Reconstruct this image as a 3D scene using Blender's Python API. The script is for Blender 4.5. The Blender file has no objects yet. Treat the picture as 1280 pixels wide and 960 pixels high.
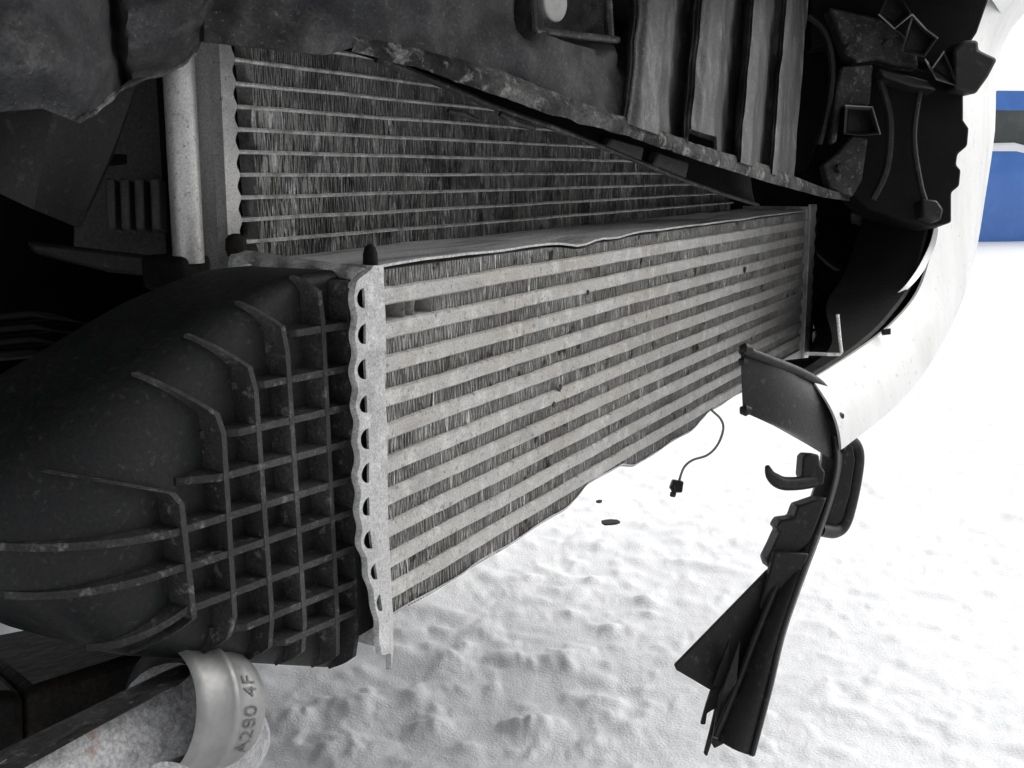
import bpy, bmesh, math, random
import numpy as np
from mathutils import Vector, Matrix, noise, geometry

# ------------------------------------------------------------------ camera, sky, sun, exposure
S = bpy.context.scene
COL = S.collection
YAW, PITCH, FPX = math.radians(27.6), math.radians(10.72), 1400.0
CAM = Vector((0, 0, .70))
FW = Vector((math.cos(YAW) * math.cos(PITCH), math.sin(YAW) * math.cos(PITCH), -math.sin(PITCH)))
RT = Vector((math.sin(YAW), -math.cos(YAW), 0))
UP = RT.cross(FW)
cd = bpy.data.cameras.new('camera'); cam = bpy.data.objects.new('camera', cd); COL.objects.link(cam)
cd.sensor_width = 36; cd.lens = 36 * FPX / 1280; cd.clip_start = .02; cd.clip_end = 3000
cam.matrix_world = Matrix(((RT.x, UP.x, -FW.x, CAM.x), (RT.y, UP.y, -FW.y, CAM.y), (RT.z, UP.z, -FW.z, CAM.z), (0, 0, 0, 1)))
S.camera = cam
SUN_EL, SUN_AZ = math.radians(42), math.radians(-30)       # direction the light comes from, angle from +X
W = bpy.data.worlds.new('World'); S.world = W; W.use_nodes = True
nt = W.node_tree; bg = nt.nodes['Background']
sky = nt.nodes.new('ShaderNodeTexSky'); sky.sky_type = 'NISHITA'; sky.sun_disc = False
sky.sun_elevation = SUN_EL; sky.sun_rotation = math.pi / 2 - SUN_AZ
sky.air_density = 1.0; sky.dust_density = 4.0; sky.ozone_density = 1.0
hs = nt.nodes.new('ShaderNodeHueSaturation'); hs.inputs['Saturation'].default_value = .10
nt.links.new(sky.outputs[0], hs.inputs['Color']); nt.links.new(hs.outputs[0], bg.inputs['Color'])
bg.inputs['Strength'].default_value = .15
sl = bpy.data.lights.new('overcast_sun', 'SUN'); sl.energy = 1.0; sl.angle = math.radians(70); sl.color = (1, .97, .93)
so = bpy.data.objects.new('overcast_sun', sl); COL.objects.link(so)
sd = Vector((math.cos(SUN_AZ) * math.cos(SUN_EL), math.sin(SUN_AZ) * math.cos(SUN_EL), math.sin(SUN_EL)))
so.rotation_euler = sd.to_track_quat('Z', 'Y').to_euler(); so.location = (0, -5, 8)
S.view_settings.view_transform = 'Standard'; S.view_settings.look = 'None'
S.view_settings.gamma = 1; S.view_settings.exposure = 0.26; S.view_settings.use_curve_mapping = False
S.cycles.max_bounces = 6; S.cycles.diffuse_bounces = 3; S.cycles.glossy_bounces = 3

# ------------------------------------------------------------------ survey helpers: a sighting of the photograph + a real plane or distance = a point of the place
def ray(x, y): return FW + RT * ((x - 640) / FPX) + UP * ((480 - y) / FPX)
def onY(x, y, Y): r = ray(x, y); return CAM + r * (Y / r.y)
def onX(x, y, X): r = ray(x, y); return CAM + r * (X / r.x)
def onZ(x, y, Z): r = ray(x, y); return CAM + r * ((Z - CAM.z) / r.z)
def D(x, y, d): return CAM + ray(x, y) * d
def lerp(a, b, t): return a + (b - a) * t
def sstep(a, b, x):
    t = min(1, max(0, (x - a) / (b - a))); return t * t * (3 - 2 * t)
def interp(pts, n):
    """Catmull-Rom through a list of Vectors"""
    P = [pts[0]] + list(pts) + [pts[-1]]; out = []; m = len(pts) - 1
    for i in range(n):
        t = i / (n - 1) * m; k = min(int(t), m - 1); f = t - k
        p0, p1, p2, p3 = P[k], P[k + 1], P[k + 2], P[k + 3]
        out.append(.5 * ((2 * p1) + (p2 - p0) * f + (2 * p0 - 5 * p1 + 4 * p2 - p3) * f * f + (3 * p1 - p0 - 3 * p2 + p3) * f ** 3))
    return out
rnd = random.Random(7)
def nz(v, s=1.0, o=3):
    return noise.fractal(Vector(v) * s, 1.0, 2.0, o)

# ------------------------------------------------------------------ materials
def mat(name, col, rough=.6, metal=0.0, dust_glint=None, bump=None, spec=.5, grit=None, coat=0):
    m = bpy.data.materials.new(name); m.use_nodes = True; t = m.node_tree; b = t.nodes['Principled BSDF']
    b.inputs['Roughness'].default_value = rough; b.inputs['Metallic'].default_value = metal
    b.inputs['Specular IOR Level'].default_value = spec; b.inputs['Coat Weight'].default_value = coat
    tc = t.nodes.new('ShaderNodeTexCoord'); src = None
    rgb = t.nodes.new('ShaderNodeRGB'); rgb.outputs[0].default_value = (*col, 1); src = rgb.outputs[0]
    def layer(src, c, scale, lo, hi, amt, stretch=(1, 1, 1), detail=4, seed=0):
        mp = t.nodes.new('ShaderNodeMapping'); mp.inputs['Scale'].default_value = stretch; mp.inputs['Location'].default_value = (seed, seed * .7, seed * 1.3)
        t.links.new(tc.outputs['Object'], mp.inputs['Vector'])
        n = t.nodes.new('ShaderNodeTexNoise'); n.inputs['Scale'].default_value = scale; n.inputs['Detail'].default_value = detail; n.inputs['Roughness'].default_value = .65
        t.links.new(mp.outputs[0], n.inputs['Vector'])
        r = t.nodes.new('ShaderNodeMapRange'); r.inputs['From Min'].default_value = lo; r.inputs['From Max'].default_value = hi; r.inputs['To Max'].default_value = amt
        t.links.new(n.outputs['Fac'], r.inputs['Value'])
        x = t.nodes.new('ShaderNodeMix'); x.data_type = 'RGBA'; x.inputs['B'].default_value = (*c, 1)
        t.links.new(r.outputs[0], x.inputs['Factor']); t.links.new(src, x.inputs['A'])
        return x.outputs['Result'], r.outputs[0]
    for i, L in enumerate(dust_glint or []):
        src, fac = layer(src, *L, seed=i * 5.3)
    if grit:
        g = t.nodes.new('ShaderNodeTexNoise'); g.inputs['Scale'].default_value = grit[0]; g.inputs['Detail'].default_value = 3; g.inputs['Roughness'].default_value = .7
        t.links.new(tc.outputs['Object'], g.inputs['Vector'])
        gr = t.nodes.new('ShaderNodeMapRange'); gr.inputs['From Min'].default_value = .36; gr.inputs['From Max'].default_value = .64; gr.inputs['To Min'].default_value = 1 - grit[1]; gr.inputs['To Max'].default_value = 1 + grit[1]
        t.links.new(g.outputs['Fac'], gr.inputs['Value'])
        vm = t.nodes.new('ShaderNodeVectorMath'); vm.operation = 'SCALE'; t.links.new(src, vm.inputs[0]); t.links.new(gr.outputs[0], vm.inputs['Scale']); src = vm.outputs[0]
    t.links.new(src, b.inputs['Base Color'])
    if bump:
        n = t.nodes.new('ShaderNodeTexNoise'); n.inputs['Scale'].default_value = bump[0]; n.inputs['Detail'].default_value = 4; n.inputs['Roughness'].default_value = .6
        t.links.new(tc.outputs['Object'], n.inputs['Vector'])
        u = t.nodes.new('ShaderNodeBump'); u.inputs['Strength'].default_value = bump[1]; u.inputs['Distance'].default_value = bump[2]
        t.links.new(n.outputs['Fac'], u.inputs['Height']); t.links.new(u.outputs[0], b.inputs['Normal'])
        r = t.nodes.new('ShaderNodeMapRange'); r.inputs['To Min'].default_value = max(.05, rough - .15); r.inputs['To Max'].default_value = min(1, rough + .15)
        t.links.new(n.outputs['Fac'], r.inputs['Value']); t.links.new(r.outputs[0], b.inputs['Roughness'])
    return m
DUST = (.20, .195, .185)
M = {
 'snow': mat('snow', (.86, .87, .89), .75, 0, [((.66, .66, .67), 9, .55, .8, .2, (1, 1, 1), 4), ((.30, .29, .28), 160, .70, .78, .35, (1, 1, 1), 3)], (260, .5, .003), .3, grit=(300, .05)),
 'bar': mat('dusty_aluminium_bar', (.355, .347, .334), .62, .1, [((.31, .28, .24), 9, .50, .66, .6), ((.24, .235, .23), 40, .52, .66, .6, (.5, 1, 1)), ((.52, .515, .50), 70, .52, .66, .6), ((.10, .09, .08), 180, .585, .66, .75, (1, 1, 1), 4)], (420, .4, .0012), grit=(800, .22)),
 'fin': mat('intercooler_fin', (.36, .355, .345), .6, .12, [((.22, .205, .185), 11, .46, .64, .7), ((.56, .555, .55), 30, .54, .68, .6), ((.03, .028, .025), 45, .60, .66, .85)], None, grit=(600, .2)),
 'flange': mat('bare_aluminium_flange', (.40, .40, .40), .5, .25, [((.22, .22, .22), 28, .48, .64, .7), ((.60, .60, .60), 60, .52, .66, .6), ((.12, .11, .1), 220, .60, .68, .6)], (260, .6, .0015), grit=(700, .25)),
 'sideplate': mat('grimy_side_plate', (.42, .42, .42), .7, .1, [((.17, .17, .17), 60, .48, .62, .8, (.12, 1, 1)), ((.62, .62, .62), 90, .54, .68, .7, (.1, 1, 1))], (200, .5, .0015), grit=(600, .35)),
 'cfin': mat('condenser_fin', (.36, .355, .345), .45, .2, [((.10, .098, .093), 14, .46, .62, .7), ((.03, .03, .03), 40, .58, .66, .7, (1, 1, .8)), ((.85, .845, .83), 130, .56, .65, .65, (1, 1, .35))], None, grit=(500, .25)),  # upright pale streaks are fin glints painted into the colour, dark patches their contrast
 'ctube': mat('condenser_tube', (.74, .73, .71), .5, .15, [((.22, .21, .2), 60, .48, .64, .6)], (500, .3, .001), grit=(600, .3)),
 'header': mat('header_pipe', (.50, .495, .485), .42, .55, [((.25, .25, .25), 18, .46, .66, .6), ((.10, .10, .10), 240, .60, .68, .7)], (420, .4, .0008), grit=(700, .2)),
 'header2': mat('header_tank_metal', (.20, .20, .195), .55, .2, [((.12, .12, .12), 22, .46, .66, .6)], (420, .35, .0008), grit=(700, .25)),
 'tank': mat('ribbed_tank_plastic', (.0075, .008, .0085), .55, 0, [((.024, .024, .024), 7, .48, .8, .6), ((.07, .07, .068), 240, .58, .70, .3)], (260, .3, .001), .24, grit=(500, .35)),
 'tankrib': mat('worn_tank_rib', (.020, .020, .020), .6, 0, [((.055, .055, .053), 24, .46, .66, .8), ((.16, .16, .155), 130, .58, .70, .6)], (300, .4, .001), .25, grit=(600, .4)),
 'plastic': mat('black_plastic', (.010, .010, .0105), .5, 0, [((.030, .030, .030), 12, .48, .8, .5), ((.10, .10, .095), 140, .58, .72, .35)], (320, .3, .0008), .3, grit=(500, .35)),
 'dustyblack': mat('dusty_black_panel', (.009, .009, .010), .6, 0, [((.040, .041, .044), 5, .42, .66, .9), ((.085, .084, .082), 22, .52, .70, .6), ((.20, .20, .195), 420, .60, .70, .4)], (160, .3, .002), .4, grit=(420, .35)),
 'corr': mat('corrugated_dusty_plastic', (.012, .012, .013), .5, 0, [((.060, .060, .060), 14, .42, .64, .85, (1, 1, .2)), ((.14, .138, .134), 70, .52, .66, .65, (1, 1, .35)), ((.28, .28, .27), 420, .60, .70, .45)], (200, .3, .0015), .45, grit=(500, .4)),
 'crust': mat('crusted_lip', (.016, .016, .016), .75, 0, [((.10, .098, .095), 22, .42, .62, .85), ((.26, .255, .245), 90, .54, .66, .7)], (160, .45, .003), .25, grit=(420, .4)),
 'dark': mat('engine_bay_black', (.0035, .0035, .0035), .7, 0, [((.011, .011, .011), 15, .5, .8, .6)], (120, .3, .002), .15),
 'darkmetal': mat('grimy_metal', (.025, .025, .025), .6, .15, [((.075, .073, .07), 30, .46, .66, .7), ((.19, .187, .18), 140, .56, .68, .6)], (220, .5, .0015), .3, grit=(500, .4)),
 'rubber': mat('rubber_block', (.006, .0055, .005), .7, 0, [((.02, .017, .0135), 20, .46, .66, .7)], (90, .4, .003), .15, grit=(400, .4)),
 'alloy': mat('cast_alloy', (.32, .32, .325), .65, .1, [((.44, .44, .45), 18, .44, .64, .7), ((.24, .15, .10), 26, .62, .68, .6), ((.16, .16, .16), 80, .54, .66, .6)], (110, .7, .003), grit=(400, .3)),
 'shiny': mat('polished_pipe', (.24, .24, .24), .48, .6, [((.13, .13, .13), 40, .5, .75, .5)], (240, .18, .0012)),
 'duct': mat('grey_duct_plastic', (.045, .045, .045), .55, 0, [((.05, .05, .05), 18, .46, .64, .7)], (200, .3, .001), .4, grit=(400, .35)),
 'ink': mat('stamped_ink', (.07, .07, .07), .6, 0, [((.3, .3, .3), 300, .45, .6, .35)]),
 'paint': mat('white_paint', (.68, .68, .675), .42, 0, [((.50, .50, .49), 7, .46, .66, .6, (1, 1, .4)), ((.34, .33, .31), 110, .60, .70, .5)], (30, .08, .002), .35),
 'chrome': mat('bright_trim', (.7, .7, .7), .3, .5),
 'glass': mat('window_glass', (.035, .045, .042), .08, 0, None, None, .6),
 'glassg': mat('dusty_window_glass', (.06, .07, .068), .45, 0, [((.12, .13, .125), 3, .4, .7, .6)], None, .3),
 'blue': mat('blue_paint', (.04, .155, .50), .4, 0, [((.075, .22, .60), 4, .4, .7, .5)], (6, .1, .01), .5, coat=.3),
 'tyre': mat('tyre', (.02, .02, .02), .8),
 'wire': mat('grey_wire', (.16, .16, .16), .5),
 'disc': mat('pale_disc', (.42, .42, .40), .7, 0, [((.25, .25, .24), 80, .5, .75, .6)], (300, .3, .001)),
 'twig': mat('dark_flake', (.035, .032, .03), .85),
}

# ------------------------------------------------------------------ mesh helpers
class MB:
    def __init__(s): s.v = []; s.f = []
    def add(s, vs, fs):
        o = len(s.v); s.v += [Vector(p) for p in vs]; s.f += [tuple(i + o for i in f) for f in fs]; return s
    def box(s, a, b):
        x0, y0, z0 = a; x1, y1, z1 = b
        return s.add([(x0, y0, z0), (x1, y0, z0), (x1, y1, z0), (x0, y1, z0), (x0, y0, z1), (x1, y0, z1), (x1, y1, z1), (x0, y1, z1)],
                     [(0, 3, 2, 1), (4, 5, 6, 7), (0, 1, 5, 4), (1, 2, 6, 5), (2, 3, 7, 6), (3, 0, 4, 7)])
    def hexa(s, lo, hi):
        """two quads (four points each), joined"""
        n = len(lo)
        return s.add(list(lo) + list(hi), [tuple(range(n - 1, -1, -1)), tuple(range(n, 2 * n))] + [(i, (i + 1) % n, n + (i + 1) % n, n + i) for i in range(n)])
    def prism(s, pts, ext):
        ext = Vector(ext); return s.hexa(pts, [Vector(p) + ext for p in pts])
    def tube(s, pts, r, n=10, caps=True):
        pts = [Vector(p) for p in pts]; rr = r if isinstance(r, (list, tuple)) else [r] * len(pts); o = len(s.v); ref = None
        for i, p in enumerate(pts):
            t = (pts[min(i + 1, len(pts) - 1)] - pts[max(i - 1, 0)]).normalized()
            if ref is None: ref = t.orthogonal().normalized()
            ref = (ref - t * ref.dot(t)).normalized(); b = t.cross(ref)
            for k in range(n):
                a = 2 * math.pi * k / n; s.v.append(p + (ref * math.cos(a) + b * math.sin(a)) * rr[i])
        for i in range(len(pts) - 1):
            for k in range(n): s.f.append((o + i * n + k, o + i * n + (k + 1) % n, o + (i + 1) * n + (k + 1) % n, o + (i + 1) * n + k))
        if caps:
            s.f.append(tuple(o + k for k in range(n - 1, -1, -1))); e = o + (len(pts) - 1) * n; s.f.append(tuple(e + k for k in range(n)))
        return s
    def grid(s, rows, thick=None):
        """rows: list of equally long lists of points; thick: vector, closes it to a shell"""
        R, C = len(rows), len(rows[0]); o = len(s.v)
        for r in rows: s.v += [Vector(p) for p in r]
        for i in range(R - 1):
            for j in range(C - 1): s.f.append((o + i * C + j, o + i * C + j + 1, o + (i + 1) * C + j + 1, o + (i + 1) * C + j))
        if thick is not None:
            thick = Vector(thick); o2 = len(s.v)
            for r in rows: s.v += [Vector(p) + thick for p in r]
            for i in range(R - 1):
                for j in range(C - 1): s.f.append((o2 + i * C + j, o2 + (i + 1) * C + j, o2 + (i + 1) * C + j + 1, o2 + i * C + j + 1))
            ring = [j for j in range(C)] + [i * C + C - 1 for i in range(1, R)] + [(R - 1) * C + j for j in range(C - 2, -1, -1)] + [i * C for i in range(R - 2, 0, -1)]
            for a, b in zip(ring, ring[1:] + ring[:1]): s.f.append((o + b, o + a, o2 + a, o2 + b))
        return s
    def build(s, name, m, parent=None, smooth=False, bevel=0, kind=None, label=None, angle=40):
        me = bpy.data.meshes.new(name); me.from_pydata([tuple(v) for v in s.v], [], s.f); me.update()
        bm = bmesh.new(); bm.from_mesh(me); bmesh.ops.recalc_face_normals(bm, faces=bm.faces); bm.to_mesh(me); bm.free()
        me.materials.append(M[m]); o = bpy.data.objects.new(name, me); COL.objects.link(o)
        if bevel:
            b = o.modifiers.new('bevel', 'BEVEL'); b.width = bevel; b.segments = 2; b.limit_method = 'ANGLE'; b.angle_limit = math.radians(35)
        if smooth or bevel:
            me.polygons.foreach_set('use_smooth', [True] * len(me.polygons)); me.set_sharp_from_angle(angle=math.radians(angle))
        if parent is not None: par(o, parent)
        if kind: o['kind'] = kind
        if label: o['label'] = label
        return o
def par(o, p):
    o.parent = p
    if p.parent is None and p.type == 'EMPTY': o.matrix_parent_inverse = Matrix.Translation(-p.location)
def thing(name, label, cat, loc, group=None):
    o = bpy.data.objects.new(name, None); COL.objects.link(o); o.location = loc; o.empty_display_size = .05
    tag(o, label, cat, group); return o
def tag(o, label, cat, group=None):
    o['label'] = label; o['category'] = cat
    if group: o['group'] = group
    return o
def plate(outer, holes, place, ext):
    """flat plate with real holes: 2-D outline + hole loops -> place(u, v) in 3-D, extruded by ext"""
    vs = []; es = []
    for lp in [outer] + holes:
        o = len(vs); vs += [Vector(p) for p in lp]; es += [(o + i, o + (i + 1) % len(lp)) for i in range(len(lp))]
    V, E_, F_, *_ = geometry.delaunay_2d_cdt(vs, es, [], 4, 1e-6)
    mb = MB(); n = len(V); P = [place(p[0], p[1]) for p in V]
    mb.v = [Vector(p) for p in P] + [Vector(p) + Vector(ext) for p in P]
    cnt = {}
    for f in F_:
        mb.f.append(tuple(f)); mb.f.append(tuple(n + i for i in reversed(f)))
        for a, b in zip(f, list(f[1:]) + [f[0]]): cnt[(a, b)] = 1
    for (a, b) in cnt:
        if (b, a) not in cnt: mb.f.append((b, a, n + a, n + b))
    return mb

# ================================================================== SETTING: snow
def snow_ground():
    dens = np.linspace(math.radians(-4), math.radians(60), 560); rest = np.linspace(math.radians(60), math.radians(356), 90)[1:-1]
    ang = np.concatenate([dens, rest]); na = len(ang)
    rad = [.25]
    while rad[-1] < 1.0: rad.append(rad[-1] * 1.05)
    while rad[-1] < 6: rad.append(rad[-1] * 1.0062)
    while rad[-1] < 900: rad.append(rad[-1] * 1.06)
    rad = np.array(rad); nr = len(rad)
    A, R = np.meshgrid(ang, rad); X = R * np.cos(A); Y = R * np.sin(A); Z = np.zeros_like(X)
    rg = np.random.default_rng(3)
    perm = {}
    def vnoise(x, y, seed):                      # smooth value noise, vectorised
        xi = np.floor(x).astype(np.int64); yi = np.floor(y).astype(np.int64); fx = x - xi; fy = y - yi
        fx = fx * fx * (3 - 2 * fx); fy = fy * fy * (3 - 2 * fy)
        def h(i, j):
            n = (i * 374761393 + j * 668265263 + seed * 974711) & 0x7fffffff
            n = ((n ^ (n >> 13)) * 1274126177) & 0x7fffffff
            return ((n ^ (n >> 16)) & 0xffff) / 65535.0
        return (h(xi, yi) * (1 - fx) + h(xi + 1, yi) * fx) * (1 - fy) + (h(xi, yi + 1) * (1 - fx) + h(xi + 1, yi + 1) * fx) * fy
    fade = np.clip(1 - (R - 5) / 6, 0, 1)
    c, s_ = math.cos(.7), math.sin(.7); U = X * c + Y * s_; V = -X * s_ + Y * c
    for fr, am, sd_ in ((1.3, .05, 1), (4.5, .006, 2), (55, .0011, 5), (110, .0009, 6)):
        Z += am * (vnoise(U * fr + 77, V * fr + 31, sd_) - .5) * (fade if fr > 2 else 1)
    for fr, am, sd_ in ((9, .0024, 3), (21, .0020, 4), (40, .0018, 7)):
        wv = vnoise(U * fr * .6, V * fr * .6, sd_ + 40) * 1.2
        Z += am * (np.abs(2 * vnoise(U * fr + 77 + wv, V * fr * .8 + 31 + wv, sd_) - 1) - .4) * fade
    b = vnoise(X * 17 + 9, Y * 17 + 3, 11); Z += .010 * np.clip(b - .72, 0, 1) * 2.2 * fade      # lumps
    b = vnoise(X * 34 + 9, Y * 34 + 3, 12); Z += .006 * np.clip(b - .72, 0, 1) * 2.5 * fade
    pts = [(onZ(x, y, 0), r, h) for x, y, r, h in ((668, 882, .030, .050), (560, 800, .035, .035), (520, 845, .03, .03), (440, 855, .04, .04), (650, 800, .03, .022),
           (420, 905, .045, .045), (360, 870, .03, .04), (700, 800, .03, .03), (870, 640, .05, .02), (600, 770, .03, .02), (740, 860, .03, .02), (545, 880, .025, .035))]
    for i in range(420):
        a = rg.uniform(.35, .95); r = rg.uniform(1.05, 2.8); rr = rg.uniform(.004, .020)
        pts.append((Vector((r * math.cos(a), r * math.sin(a), 0)), rr, rr * rg.uniform(.4, 1.2)))
    for p, rr, h in pts:
        d2 = ((X - p.x) ** 2 + (Y - p.y) ** 2) / rr ** 2
        m = d2 < 9
        Z[m] += .38 * h * np.exp(-d2[m] ** .9) * (1 + .5 * (vnoise(X[m] * 90, Y[m] * 90, 21) - .5))
    # wind-packed rise further out
    Z += np.clip((R - 14) / 60, 0, 1) * .25
    v = np.stack([X, Y, Z - .02], -1).reshape(-1, 3)
    i = np.arange(nr - 1)[:, None]; j = np.arange(na)[None, :]; j2 = (j + 1) % na
    f = np.stack([i * na + j, i * na + j2, (i + 1) * na + j2, (i + 1) * na + j], -1).reshape(-1, 4)
    me = bpy.data.meshes.new('snow_ground'); me.vertices.add(len(v)); me.vertices.foreach_set('co', v.ravel())
    me.loops.add(f.size); me.loops.foreach_set('vertex_index', f.ravel().astype(np.int32))
    me.polygons.add(len(f)); me.polygons.foreach_set('loop_start', np.arange(0, f.size, 4, dtype=np.int32))
    me.polygons.foreach_set('use_smooth', np.ones(len(f), bool)); me.update(calc_edges=True); me.validate()
    # hole under the camera closed by a fan
    bm = bmesh.new(); bm.from_mesh(me); bm.verts.ensure_lookup_table(); bm.faces.new([bm.verts[k] for k in range(na - 1, -1, -1)])
    bmesh.ops.recalc_face_normals(bm, faces=bm.faces)
    if sum(f_.normal.z for f_ in bm.faces[:50]) < 0: bmesh.ops.reverse_faces(bm, faces=bm.faces)
    bm.to_mesh(me); bm.free()
    me.materials.append(M['snow']); o = bpy.data.objects.new('snow_ground', me); COL.objects.link(o); o['kind'] = 'structure'
snow_ground()

# ================================================================== the damaged white vehicle
van = thing('damaged_vehicle', 'white vehicle with its front torn open, bumper skin curving down at the right', 'vehicle', (1.0, .9, 0))
def bumper_cover():
    # inner edge (round the torn opening) and outer silhouette, top to bottom, px py distance
    inn = [(1205, -150, 1.50), (1195, -40, 1.50), (1190, 60, 1.50), (1186, 170, 1.50), (1178, 250, 1.49), (1168, 300, 1.46), (1150, 360, 1.40), (1118, 402, 1.30), (1075, 436, 1.20), (1015, 474, 1.08)]
    out = [(1420, -150, 1.80), (1340, -40, 1.80), (1256, 50, 1.80), (1243, 170, 1.80), (1231, 250, 1.78), (1221, 310, 1.72), (1203, 375, 1.60), (1172, 440, 1.42), (1128, 500, 1.26), (1052, 562, 1.08)]
    n = 44; I = interp([D(*p) for p in inn], n); O = interp([D(*p) for p in out], n)
    rows = []
    for i in range(n):
        row = []
        for k in range(13):
            t = k / 12; p = I[i].lerp(O[i], t); b = math.sin(t * math.pi) * .008
            row.append(p + Vector((-.25, -1, .0)).normalized() * b)
        # outer edge rolls back round the corner / under the sill
        for a in (.3, .7, 1.1, 1.5):
            e = 1 - .93 * sstep(.52, .80, i / n); row.append(O[i] + Vector((.10 * math.sin(a), .16 * (1 - math.cos(a)) + .02 * a, -.02 * a)) * e)
        rows.append(row)
    mb = MB().grid(rows, Vector((.002, .003, 0))); o = mb.build('bumper_cover', 'paint', van, True, angle=50)
    # folded return flange along the torn inner edge
    rows = [[I[i] + Vector((.012, .012, 0)) * e_, I[i] + Vector((.02, .05, 0)) * e_, I[i] + Vector((.03, .10, .0)) * e_] for i in range(18, n) for e_ in (1 - .85 * sstep(30, 41, i),)]
    MB().grid(rows, Vector((0, .003, .003))).build('return_flange', 'dark', o, True)
    # small clip at the lower edge
    MB().prism([D(1104, 412, 1.24), D(1114, 410, 1.24), D(1114, 418, 1.24), D(1106, 419, 1.24)], FW * .01).build('clip', 'plastic', o, bevel=.001)
    return o
bumper_cover()
def van_body():
    # nose above the torn front: bumper top, bonnet, screen, sides and floor, all out of the picture but shading it
    prof = [(.16, .93), (.10, 1.00), (.10, 1.12), (.22, 1.22), (.95, 1.36), (1.05, 1.42), (1.9, 2.10), (2.3, 2.25), (4.9, 2.28), (5.05, 2.0), (5.05, .6), (4.9, .52), (.95, .52)]
    rows = []
    for x, s in ((-.02, .93), (.03, .985), (.12, 1), (1.0, 1.0), (1.88, 1), (1.97, .985), (2.02, .93)):
        cy, cz = 2.5, 1.2
        rows.append([Vector((x, cy + (y - cy) * (s if y < 3 else 1), cz + (z - cz) * (s if z > 1 else 1) + (0))) for y, z in prof])
    mb = MB(); mb.grid(rows)
    n = len(prof); mb.f.append(tuple(range(n))); mb.f.append(tuple(6 * n + k for k in range(n - 1, -1, -1)))
    o = mb.build('body_shell', 'paint', van, True, angle=30)
    MB().prism([Vector((.2, 1.06, 1.46)), Vector((1.8, 1.06, 1.46)), Vector((1.7, 1.84, 2.08)), Vector((.3, 1.84, 2.08))], Vector((0, -.02, .03))).build('windscreen', 'glass', van, bevel=.004)
    for x in (.03, 1.75):
        for y in (1.45, 4.2):
            w = MB().tube([(x, y, .34), (x + .03, y, .34), (x + .19, y, .34), (x + .22, y, .34)], [.30, .34, .34, .30], 40).build('wheel', 'tyre', van, True)
            MB().tube([(x - .005, y, .34), (x + .225, y, .34)], .21, 32).build('rim', 'alloy', w, True)
    # engine bay seen through the torn front
    MB().box((.02, .80, .49), (1.98, .93, .95)).build('bulkhead', 'dark', van)
    MB().box((.05, .46, .90), (1.95, .92, .94)).build('bay_roof', 'dark', van)
    MB().box((1.88, .30, .50), (1.98, .80, .95)).build('inner_wing', 'dark', van)
    MB().box((.05, .68, .475), (1.9, .94, .505)).build('under_tray', 'dark', van)
van_body()

# ================================================================== INTERCOOLER
IX0, IX1, IZ0, IZ1, IY, IYB = .5390, 1.603, .4285, .6455, .370, .462
ic = thing('intercooler', 'long aluminium intercooler with pale bars, crimped end flange and ribbed black plastic tank', 'intercooler', (1.05, .42, .43))
NB = 10; pitch = (IZ1 - IZ0 - .004) / (NB + .45); barh = pitch * .535
bar_z = [IZ1 - pitch * .42 - barh * .5 - pitch * i - .0035 for i in range(NB)]
rI = random.Random(5)
for i, z in enumerate(bar_z):
    rows = []; nx = 90
    for k in range(nx + 1):
        x = lerp(IX0, IX1, k / nx); dy = .0012 * nz((x * 6, i * 3.1, 0)) ; dz = .0004 * nz((x * 9, i * 2.3, 4))
        h = barh * .5 + .0006 * nz((x * 40, i, 9))
        rows.append([Vector((x, IYB, z - h + dz)), Vector((x, IY + .0016 + dy, z - h + dz)), Vector((x, IY + dy, z - h * .8 + dz)), Vector((x, IY + dy, z + h * .8 + dz)), Vector((x, IY + .0016 + dy, z + h + dz)), Vector((x, IYB, z + h + dz))])
    mb = MB().grid(rows); n6 = 6
    for k in range(nx): mb.f.append((k * 6, (k + 1) * 6, (k + 1) * 6 + 5, k * 6 + 5))
    mb.build('tube', 'bar', ic, True, angle=30)
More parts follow.
